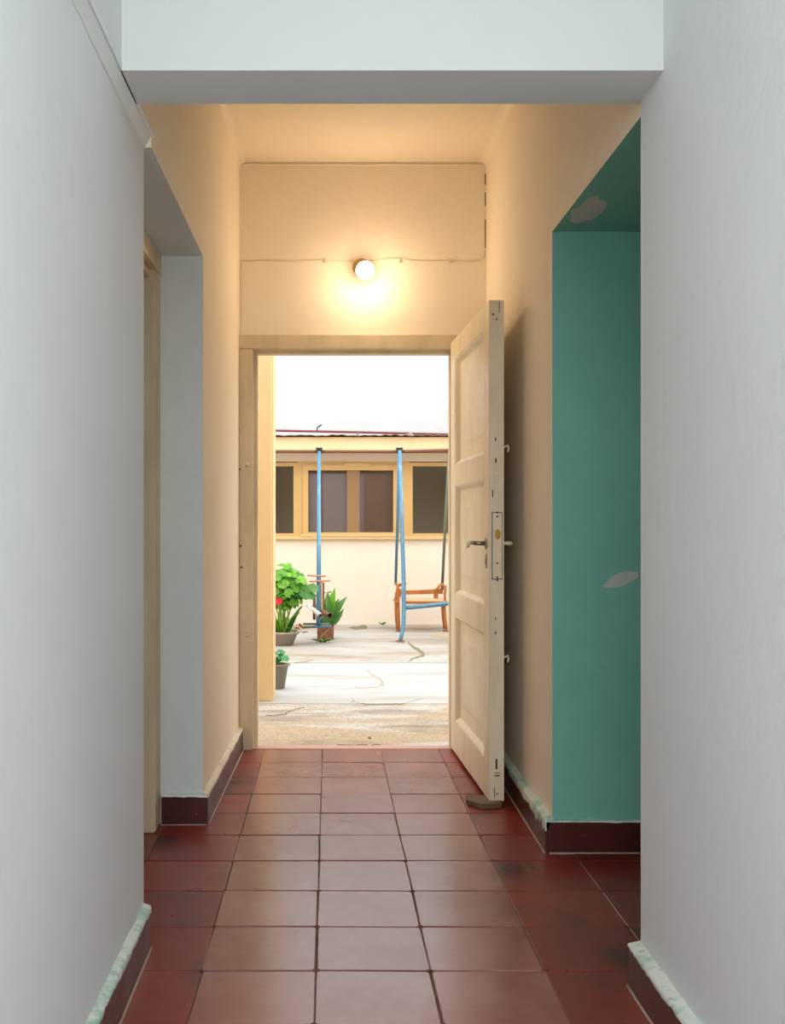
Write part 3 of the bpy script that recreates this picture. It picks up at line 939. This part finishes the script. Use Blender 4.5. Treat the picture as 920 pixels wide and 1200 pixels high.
# ------------------------------------------------------------------ swing frame
YA, ZA = 11.3, 1.915
XF = 0.742; XE = 1.262
sw = thing('swing_set', (XF, YA, GZ), 'pale blue tubular swing frame with long top rail in the courtyard', 'swing frame')
bm = bmesh.new(); tube(bm, [(-1.6, YA, ZA), (-0.1, YA, ZA - 0.004), (0.7, YA, ZA - 0.006), (XE + 0.01, YA, ZA + 0.012)], 0.017, 10)
obj('top_rail', bm, 'brown_edge', sw)
def bracket(x):
    bm = bmesh.new()
    box(bm, x - 0.036, x + 0.036, YA - 0.045, YA + 0.045, ZA + 0.020, ZA + 0.034)
    box(bm, x - 0.046, x + 0.05, YA - 0.02, YA + 0.02, ZA - 0.004, ZA + 0.010)
    box(bm, x - 0.026, x + 0.026, YA - 0.03, YA + 0.03, ZA - 0.028, ZA + 0.021)
    obj('bracket', bm, 'bracket', sw)
bracket(XF); bracket(-0.108)
bm = bmesh.new()
tube(bm, [(XF, YA - 0.04, ZA), (XF + 0.005, 11.05, 1.30), (XF + 0.012, 10.86, 0.65), (XF + 0.012, 10.78, 0.32), (XF + 0.004, 10.72, 0.14), (XF - 0.02, 10.66, 0.03), (XF - 0.035, 10.63, GZ + 0.01)],
     [0.021, 0.021, 0.022, 0.022, 0.021, 0.020, 0.019], 12)
obj('front_leg', bm, 'blue', sw)
bm = bmesh.new(); tube(bm, [(XF - 0.035, 10.63, GZ - 0.001), (XF - 0.035, 10.63, GZ + 0.012)], [0.05, 0.042], 12)
obj('foot_plate', bm, 'rust', sw)
bm = bmesh.new()
tube(bm, [(XF, YA + 0.04, ZA), (XF, 11.60, 1.20), (XF - 0.004, 11.88, 0.47)], 0.016, 10)
obj('back_rod', bm, 'blue', sw)
bm = bmesh.new()
tube(bm, [(XE + 0.01, YA, ZA + 0.01), (XE + 0.005, 11.60, 1.25), (XE - 0.008, 11.86, 0.42)], 0.017, 10)
obj('back_rod', bm, 'olive', sw)
bm = bmesh.new()
tube(bm, [P(471.5, 712.5, 10.78), P(500, 710, 10.8), P(545, 705, 10.8), P(570, 702.5, 10.8)], 0.022, 10)
obj('low_rail', bm, 'blue', sw)
bm = bmesh.new()
fx = P(570, 702.5, 10.8)
tube(bm, [(fx.x - 0.01, YA, ZA + 0.01), (fx.x, 10.86, 0.65), (fx.x, 10.8, 0.35), (fx.x + 0.02, 10.63, GZ)], 0.025, 12)
obj('front_leg', bm, 'blue', sw)

# orange slatted seat between the rods
ch = thing('swing_bench', (1.0, 11.8, GZ), 'orange wooden swing seat with low back between blue rods', 'swing seat')
def leg(px0, py0, px1, py1, Y, bend, r, mat='orange'):
    a0, a1 = P(px0, py0, Y), P(px1, py1, Y)
    pts = []
    for i in range(7):
        t = i / 6
        p = a0.lerp(a1, t); p.x += bend * math.sin(math.pi * t) ; pts.append(p)
    bm = bmesh.new(); tube(bm, pts, r, 8)
    return obj('leg', bm, mat, ch)
leg(466, 684, 467.5, 741, 11.62, 0.0, [0.016] * 5 + [0.017, 0.014])
leg(464.5, 694, 466, 738, 11.92, -0.012, 0.016)
leg(522, 686, 523, 741, 11.62, -0.012, [0.015] * 5 + [0.018, 0.014])
leg(519, 702, 521.5, 738, 11.92, -0.010, 0.017)
leg(473, 690, 472, 720, 11.5, 0.0, 0.014)
for px, Y in ((467.5, 11.62), (523, 11.62)):
    p = P(px, 741, Y); p.z = GZ
    bm = bmesh.new(); tube(bm, [p + Vector((0, 0, -0.001)), p + Vector((0, 0, 0.018))], [0.045, 0.03], 10); obj('foot', bm, 'rust', ch)
def plank(px0, px1, py0, py1, Y, d, mat='orange', name='slat', tilt=0):
    a0, a1 = P(px0, py1, Y), P(px1, py0, Y)
    bm = bmesh.new(); box(bm, a0.x, a1.x, Y, Y + d, a0.z, a1.z); bevel(bm, 0.004)
    return obj(name, bm, mat, ch)
bm = bmesh.new()
prev = None
for i in range(11):          # curved back slat
    t = i / 10
    a0 = P(468 + 51 * t, 697 - 1.0 * t, 11.9); a1 = P(468 + 51 * t, 691.6 - 2.2 * t + 1.2 * math.sin(math.pi * t), 11.9)
    yb = 11.88 + 0.03 * math.sin(math.pi * t)
    ring = [bm.verts.new((a0.x, yb, a0.z)), bm.verts.new((a0.x, yb + 0.022, a0.z)), bm.verts.new((a1.x, yb + 0.022, a1.z)), bm.verts.new((a1.x, yb, a1.z))]
    if prev:
        for q in range(4): bm.faces.new((prev[q], ring[q], ring[(q + 1) % 4], prev[(q + 1) % 4]))
    else: bm.faces.new(ring)
    prev = ring
bm.faces.new(list(reversed(prev)))
obj('backrest', bm, 'orange', ch)
bm = bmesh.new()
box(bm, X(471, 11.6), X(521, 11.6), 11.55, 11.93, 0.298, 0.312); bevel(bm, 0.005)
obj('seat', bm, 'cream_board', ch)
bm = bmesh.new()
box(bm, X(472, 11.56), X(520, 11.56), 11.535, 11.56, 0.276, 0.30); bevel(bm, 0.004)
obj('front_rail', bm, 'orange', ch)
for x0, x1 in ((X(462.5, 11.6), X(467, 11.6)), (X(519.5, 11.6), X(524, 11.6))):
    bm = bmesh.new(); box(bm, x0, x1, 11.55, 11.93, 0.284, 0.306); bevel(bm, 0.004); obj('side_rail', bm, 'orange', ch)
for (pts, r) in (([P(463.5, 683, 11.86), P(466, 686.5, 11.66), P(472, 684.5, 11.58), P(475.5, 683.5, 11.56)], 0.016),
                 ([P(511, 692, 11.7), P(515, 686, 11.72), P(519, 685.0, 11.76), P(519.5, 690, 11.9)], 0.015)):
    bm = bmesh.new(); tube(bm, pts, r, 8); obj('armrest', bm, 'orange', ch)
plank(508.5, 513.5, 696, 704.5, 11.86, 0.03, 'orange', 'back_support')
plank(464, 470, 690, 700, 11.84, 0.03, 'orange', 'back_support')

# rider swing on the left pole
rs = thing('rider_swing', (-0.108, 11.0, GZ), 'blue pole rider swing with rusty handlebars and two open pipes', 'swing')
bm = bmesh.new()
tube(bm, [(-0.108, YA - 0.03, ZA - 0.01), (-0.107, 10.90, 1.0), (-0.106, 10.50, 0.145)], [0.019, 0.023, 0.025], 12)
obj('pole', bm, 'blue', rs)
for px0, py0, px1, py1, Y, r, m in ((360, 674.3, 382, 675.4, 10.70, 0.0085, 'thin_rust'), (362.5, 681.4, 387, 680.5, 10.66, 0.0085, 'thin_rust'),
                                    (355, 731.2, 386, 731.2, 10.62, 0.011, 'grey_bar'), (356, 735, 388, 733.8, 10.48, 0.012, 'grey_bar')):
    bm = bmesh.new(); tube(bm, [P(px0, py0, Y), P(px1, py1, Y)], r, 8)
    obj('handlebar' if py0 < 700 else 'footrest', bm, m, rs)
def open_pipe(a, b, r, mat):
    bm = bmesh.new(); a = Vector(a); b = Vector(b)
    tube(bm, [a, a.lerp(b, 0.4), b], r, 14, cap=False)
    d_ = (b - a).normalized()
    tube(bm, [a + d_ * 0.001, b], r * 0.78, 14, cap=False)
    o = obj('pipe', bm, mat, rs)
    bm = bmesh.new(); tube(bm, [b - d_ * 0.30, b - d_ * 0.27], r * 0.8, 14); obj('pipe_bore', bm, 'rust', o)
open_pipe(P(360, 708.5, 10.95), P(376.3, 722, 10.30), 0.023, 'peel')
open_pipe(P(373.5, 715, 10.72), P(386.5, 721.4, 10.34), 0.023, 'rust')
bm = bmesh.new(); tube(bm, [P(359.5, 709, 10.96), P(358.5, 707, 10.96), P(360, 706, 10.96)], 0.011, 8); obj('pipe_hook', bm, 'grey_bar', rs)
bm = bmesh.new(); c = P(373, 733.8, 10.50); box(bm, c.x - 0.05, c.x + 0.13, c.y - 0.05, c.y + 0.05, c.z - 0.008, c.z + 0.008); bevel(bm, 0.003)
obj('base_plate', bm, 'blue', rs)
bm = bmesh.new(); c = P(377, 699, 10.68); box(bm, c.x - 0.022, c.x + 0.012, 10.67, 10.69, P(0, 718, 10.68).z, P(0, 682, 10.68).z); bevel(bm, 0.004)
obj('board', bm, 'cream_board', rs)
bm = bmesh.new(); c = P(378.6, 699, 10.7); box(bm, c.x - 0.004, c.x + 0.014, 10.69, 10.72, P(0, 716, 10.7).z, P(0, 683, 10.7).z)
obj('board_edge', bm, 'rust', rs)
bm = bmesh.new(); c = P(368.3, 715, 11.2); tube(bm, [P(368.3, 700, 10.72), P(368.3, 726, 10.66)], 0.014, 8); obj('rear_post', bm, 'rust', rs)

# ------------------------------------------------------------------ plants
def round_leaf_mesh(mat, n=14):
    bm = bmesh.new()
    c = bm.verts.new((0, 0, -0.12))
    ring = []
    for i in range(n):
        a_ = 2 * math.pi * i / n
        r_ = 1.0 + 0.10 * math.cos(a_ * 7)
        if i == n // 2: r_ = 0.45
        ring.append(bm.verts.new((r_ * math.cos(a_), r_ * math.sin(a_), 0.16 * math.sin(2 * a_) - 0.02)))
    for i in range(n):
        bm.faces.new((c, ring[i], ring[(i + 1) % n])).smooth = True
    return mesh_of('leaf', bm, mat)
def blade_mesh(mat, wid=0.16, n=7, droop=0.25):
    bm = bmesh.new(); prev = None
    for i in range(n):
        t = i / (n - 1)
        hw = wid * math.sin(math.pi * (0.12 + 0.88 * t) ** 0.85) + 0.004
        x = t; zc = -droop * t * t
        ring = [bm.verts.new((x, -hw, zc + hw * 0.35)), bm.verts.new((x, 0, zc)), bm.verts.new((x, hw, zc + hw * 0.35))]
        if prev:
            for q in range(2): bm.faces.new((prev[q], prev[q + 1], ring[q + 1], ring[q])).smooth = True
        prev = ring
    return mesh_of('leaf', bm, mat)
RL = {m: round_leaf_mesh(m) for m in ('leaf', 'leaf_mint', 'leaf_dark')}
BL = {m: blade_mesh(m) for m in ('leaf', 'leaf_dark', 'leaf_dry')}
def put(me, parent, p, d, s, roll=0.0, name='leaf', wide=1.0):
    """leaf at world point p, its x axis along d"""
    d = Vector(d).normalized()
    side = Vector((0, 0, 1)).cross(d)
    if side.length < 1e-3: side = Vector((1, 0, 0))
    side.normalize(); up = d.cross(side)
    m = Matrix((d, side, up)).transposed().to_4x4()
    m = m @ Matrix.Rotation(roll, 4, 'X')
    m = Matrix.Translation(p) @ m @ Matrix.Diagonal((s, s * wide, s, 1))
    o = link(name, me, parent)
    o.matrix_basis = m
    return o
def pot_shape(c, r0, r1, h, rim, seg=24, wall=0.012):
    bm = bmesh.new()
    lathe(bm, [(r0 * 0.6, 0), (r0, 0.0), (r0 + (r1 - r0) * 0.85, h - rim), (r1 + 0.008, h - rim), (r1 + 0.012, h - 0.004), (r1 + 0.006, h), (r1 - wall, h), (r1 - wall - 0.004, h - 0.03), (0.01, h - 0.032)], c, 'z', seg)
    return bm

# big geranium
gc = Vector((-0.455, 10.36, GZ))
gp = thing('potted_geranium', gc, 'tall bright green geranium with a red flower in a shallow grey bowl', 'potted plant')
obj('pot', pot_shape(gc, 0.10, 0.155, 0.135, 0.022), 'pot', gp)
bm = bmesh.new(); lathe(bm, [(0.13, 0.09), (0.135, 0.112), (0.01, 0.118)], gc, 'z', 20); obj('soil', bm, 'soil', gp)
rg = random.Random(21)
cc = gc + Vector((0.01, 0, 0.56))
for i in range(170):
    u = rg.uniform(-1, 1); th = rg.uniform(0, 2 * math.pi); rr = rg.uniform(0.55, 1.0)
    s_ = math.sqrt(1 - u * u)
    off = Vector((0.25 * s_ * math.cos(th), 0.22 * s_ * math.sin(th), 0.22 * u)) * rr
    if off.z > 0.08: off.x -= 0.03 * (off.z / 0.1); off.x *= 0.85
    if off.x > 0.12 and off.z > 0.10: continue
    p = cc + off
    nrm = Vector((off.x * 1.2, off.y - 0.12, off.z + 0.16)).normalized()
    d = nrm.orthogonal().normalized()
    d = (Matrix.Rotation(rg.uniform(0, 6.28), 3, nrm) @ d)
    o = link('leaf', RL['leaf'], gp)
    side = nrm.cross(d)
    m = Matrix((d, side, nrm)).transposed().to_4x4()
    sz = rg.uniform(0.030, 0.054)
    o.matrix_basis = Matrix.Translation(p) @ m @ Matrix.Diagonal((sz, sz, sz, 1))
for i, (px, py, sz, m_) in enumerate(((361, 695, 0.085, 'leaf'), (366, 690, 0.06, 'leaf_dark'), (349, 692, 0.09, 'leaf'), (341, 707, 0.06, 'leaf'), (337, 663, 0.045, 'leaf'), (338, 668, 0.05, 'leaf'), (330, 672, 0.05, 'leaf'), (352, 674, 0.045, 'leaf'), (345, 671, 0.05, 'leaf'), (326, 680, 0.06, 'leaf'))):
    p = P(px, py, 10.2 + 0.03 * i)
    nrm = Vector((rg.uniform(-0.3, 0.5), -0.75, rg.uniform(0.4, 0.9))).normalized()
    d = Matrix.Rotation(rg.uniform(0, 6.28), 3, nrm) @ nrm.orthogonal().normalized()
    o = link('leaf', RL[m_], gp)
    o.matrix_basis = Matrix.Translation(p) @ Matrix((d, nrm.cross(d), nrm)).transposed().to_4x4() @ Matrix.Diagonal((sz, sz, sz, 1))
for i in range(16):
    a_ = rg.uniform(0, 6.28); r0 = rg.uniform(0.0, 0.08)
    b0 = gc + Vector((r0 * math.cos(a_), r0 * math.sin(a_), 0.10))
    b1 = cc + Vector((rg.uniform(-0.16, 0.20), rg.uniform(-0.15, 0.12), rg.uniform(-0.15, 0.12)))
    mid = b0.lerp(b1, 0.5) + Vector((0, 0, 0.04))
    bm = bmesh.new(); tube(bm, [b0, mid, b1], [0.007, 0.006, 0.004], 6); obj('stem', bm, 'stem', gp)
for i in range(11):           # long strap leaves in the same bowl
    a_ = rg.uniform(-2.6, 0.3)
    b0 = gc + Vector((0.07 * math.cos(a_) - 0.02, 0.06 * math.sin(a_), 0.10))
    put(BL['leaf'], gp, b0, (0.35 * math.cos(a_), 0.3 * math.sin(a_), 1.0), rg.uniform(0.22, 0.36), rg.uniform(-1.5, 1.5), wide=0.55)
for px, py in ((347, 728), (350, 731), (345, 736)):
    put(BL['leaf_dry'], gp, P(px, py, 10.25), (rg.uniform(-0.4, 0.6), -0.3, rg.uniform(-0.8, 0.2)), 0.075, rg.uniform(0, 2), wide=1.3)
for px, py in ((334, 737), (340, 739), (344, 741), (351, 741), (355, 742)):
    put(BL['leaf_dark'], gp, P(px, py, 10.2), (rg.uniform(0.1, 1), -0.3, rg.uniform(-0.1, 0.35)), 0.07, rg.uniform(-1, 1), wide=0.8)
fl = None
fc = P(325.3, 704.6, 10.05)
bm = bmesh.new()
for i in range(18):
    a_ = i * 2.4; r_ = 0.0075 * math.sqrt(i)
    c = fc + Vector((r_ * 1.2 * math.cos(a_), -0.02 * (1 - i / 18), r_ * 0.75 * math.sin(a_)))
    for q in range(5):
        b_ = q * 2 * math.pi / 5 + i
        p1 = c + Vector((0.013 * math.cos(b_ - 0.5), -0.004, 0.013 * math.sin(b_ - 0.5)))
        p2 = c + Vector((0.019 * math.cos(b_), -0.007, 0.019 * math.sin(b_)))
        p3 = c + Vector((0.013 * math.cos(b_ + 0.5), -0.004, 0.013 * math.sin(b_ + 0.5)))
        bm.faces.new([bm.verts.new(v) for v in (c, p1, p2, p3)])
fl = obj('flower', bm, 'flower', gp)
bm = bmesh.new(); tube(bm, [gc + Vector((-0.02, -0.05, 0.1)), (fc + gc + Vector((0, 0, 0.1))) * 0.5, fc + Vector((0, 0.01, 0))], 0.004, 6); obj('flower_stem', bm, 'stem', gp)

# broad-leaved plant in a rusty square tin
tc_ = Vector(((381.5 - 386) * 10.9 / 1250, 10.92, GZ))
tp = thing('potted_lily', tc_, 'upright broad-leaved plant in a rusty square tin behind the blue pole', 'potted plant')
bm = bmesh.new()
h_ = 0.085; ht = 0.155
o4 = [(-h_, -h_), (h_, -h_), (h_, h_), (-h_, h_)]
lay = []
for s_, z_ in ((0.96, 0), (1.0, ht * 0.5), (1.0, ht - 0.012), (1.05, ht - 0.010), (1.05, ht), (0.93, ht), (0.90, ht - 0.03)):
    lay.append([bm.verts.new(tc_ + Vector((x * s_, y * s_, z_))) for x, y in o4])
for a_, b_ in zip(lay, lay[1:]):
    for q in range(4): bm.faces.new((a_[q], a_[(q + 1) % 4], b_[(q + 1) % 4], b_[q]))
bm.faces.new(list(reversed(lay[0]))); bm.faces.new(lay[-1])
obj('tin', bm, 'rust', tp)
for i, (dx, dz, L_, m_) in enumerate(((0.30, 1.0, 0.36, 'leaf_dark'), (0.48, 1.0, 0.42, 'leaf_dark'), (0.05, 1.0, 0.42, 'leaf_dark'), (-0.15, 1.0, 0.36, 'leaf_dark'), (0.85, 0.75, 0.28, 'leaf_dark'),
                                       (0.2, 1, 0.30, 'leaf'), (0.62, 1.0, 0.34, 'leaf_dark'), (-0.35, 0.9, 0.30, 'leaf_dark'), (0.15, 1.0, 0.46, 'leaf'), (0.1, 1.0, 0.24, 'leaf_dry'))):
    b0 = tc_ + Vector((0.01 + 0.035 * dx, rg.uniform(-0.04, 0.04), ht - 0.02))
    put(BL[m_], tp, b0, (dx, rg.uniform(-0.2, 0.1), dz), L_ * 0.82, 1.57 + rg.uniform(-0.7, 0.7), wide=1.0)
p = P(383.5, 694, 10.8); put(RL['leaf_dark'], tp, p, (1, -0.2, 0.1), 0.045)
bm = bmesh.new(); tube(bm, [tc_ + Vector((0, 0, ht - 0.02)), p], 0.004, 6); obj('stem', bm, 'stem', tp)

# little weed growing out of the paving in front of the tin
wc = Vector(((379 - 386) * 10.55 / 1250, 10.58, GZ))
wp = thing('weed', wc, 'small weed sprouting from the paving in front of the rusty tin', 'weed')
for i in range(12):
    a_ = rg.uniform(-3.3, 0.2)
    put(BL['leaf' if i % 3 else 'leaf_dark'], wp, wc + Vector((rg.uniform(-0.03, 0.03), rg.uniform(-0.02, 0.02), 0.002)), (math.cos(a_), 0.4 * math.sin(a_), rg.uniform(0.1, 0.7)), rg.uniform(0.07, 0.13), rg.uniform(-0.6, 0.6), wide=0.8)
bm = bmesh.new(); tube(bm, [wc + Vector((-0.02, -0.02, 0.0)), P(377, 745, 10.5), P(387, 735.5, 10.5)], 0.005, 6); obj('stalk', bm, 'stem', wp)
gcx = Vector(((448 - 386) * 12.3 / 1250, 12.33, GZ))
wp2 = thing('weed', gcx, 'tiny yellowish weed at the foot of the outbuilding wall', 'weed')
for i in range(6):
    a_ = rg.uniform(-3.1, 0)
    put(BL['leaf'], wp2, gcx, (math.cos(a_), 0.3 * math.sin(a_), 0.8), 0.06, rg.uniform(-1, 1))

# small pot beside the pillar
sc_ = Vector((-0.375, 7.66, GZ))
sp = thing('potted_seedling', sc_, 'small mint green leafy plant in a tapered rough grey pot', 'potted plant')
obj('pot', pot_shape(sc_, 0.052, 0.085, 0.178, 0.012), 'pot2', sp)
bm = bmesh.new(); lathe(bm, [(0.068, 0.14), (0.070, 0.155), (0.01, 0.158)], sc_, 'z', 18); obj('soil', bm, 'soil', sp)
for i in range(15):
    a_ = rg.uniform(0, 6.28); rr = rg.uniform(0.02, 0.09)
    p = sc_ + Vector((rr * math.cos(a_), rr * math.sin(a_), rg.uniform(0.20, 0.27)))
    nrm = Vector((math.cos(a_) * 0.5, math.sin(a_) * 0.5 - 0.3, 0.9)).normalized()
    d = Matrix.Rotation(a_, 3, nrm) @ nrm.orthogonal().normalized()
    sz = rg.uniform(0.024, 0.036)
    o = link('leaf', RL['leaf_mint'], sp)
    o.matrix_basis = Matrix.Translation(p) @ Matrix((d, nrm.cross(d), nrm)).transposed().to_4x4() @ Matrix.Diagonal((sz, sz, sz, 1))
    bm = bmesh.new(); tube(bm, [sc_ + Vector((0.01 * math.cos(a_), 0.01 * math.sin(a_), 0.15)), p], 0.003, 5); obj('stem', bm, 'stem', sp)
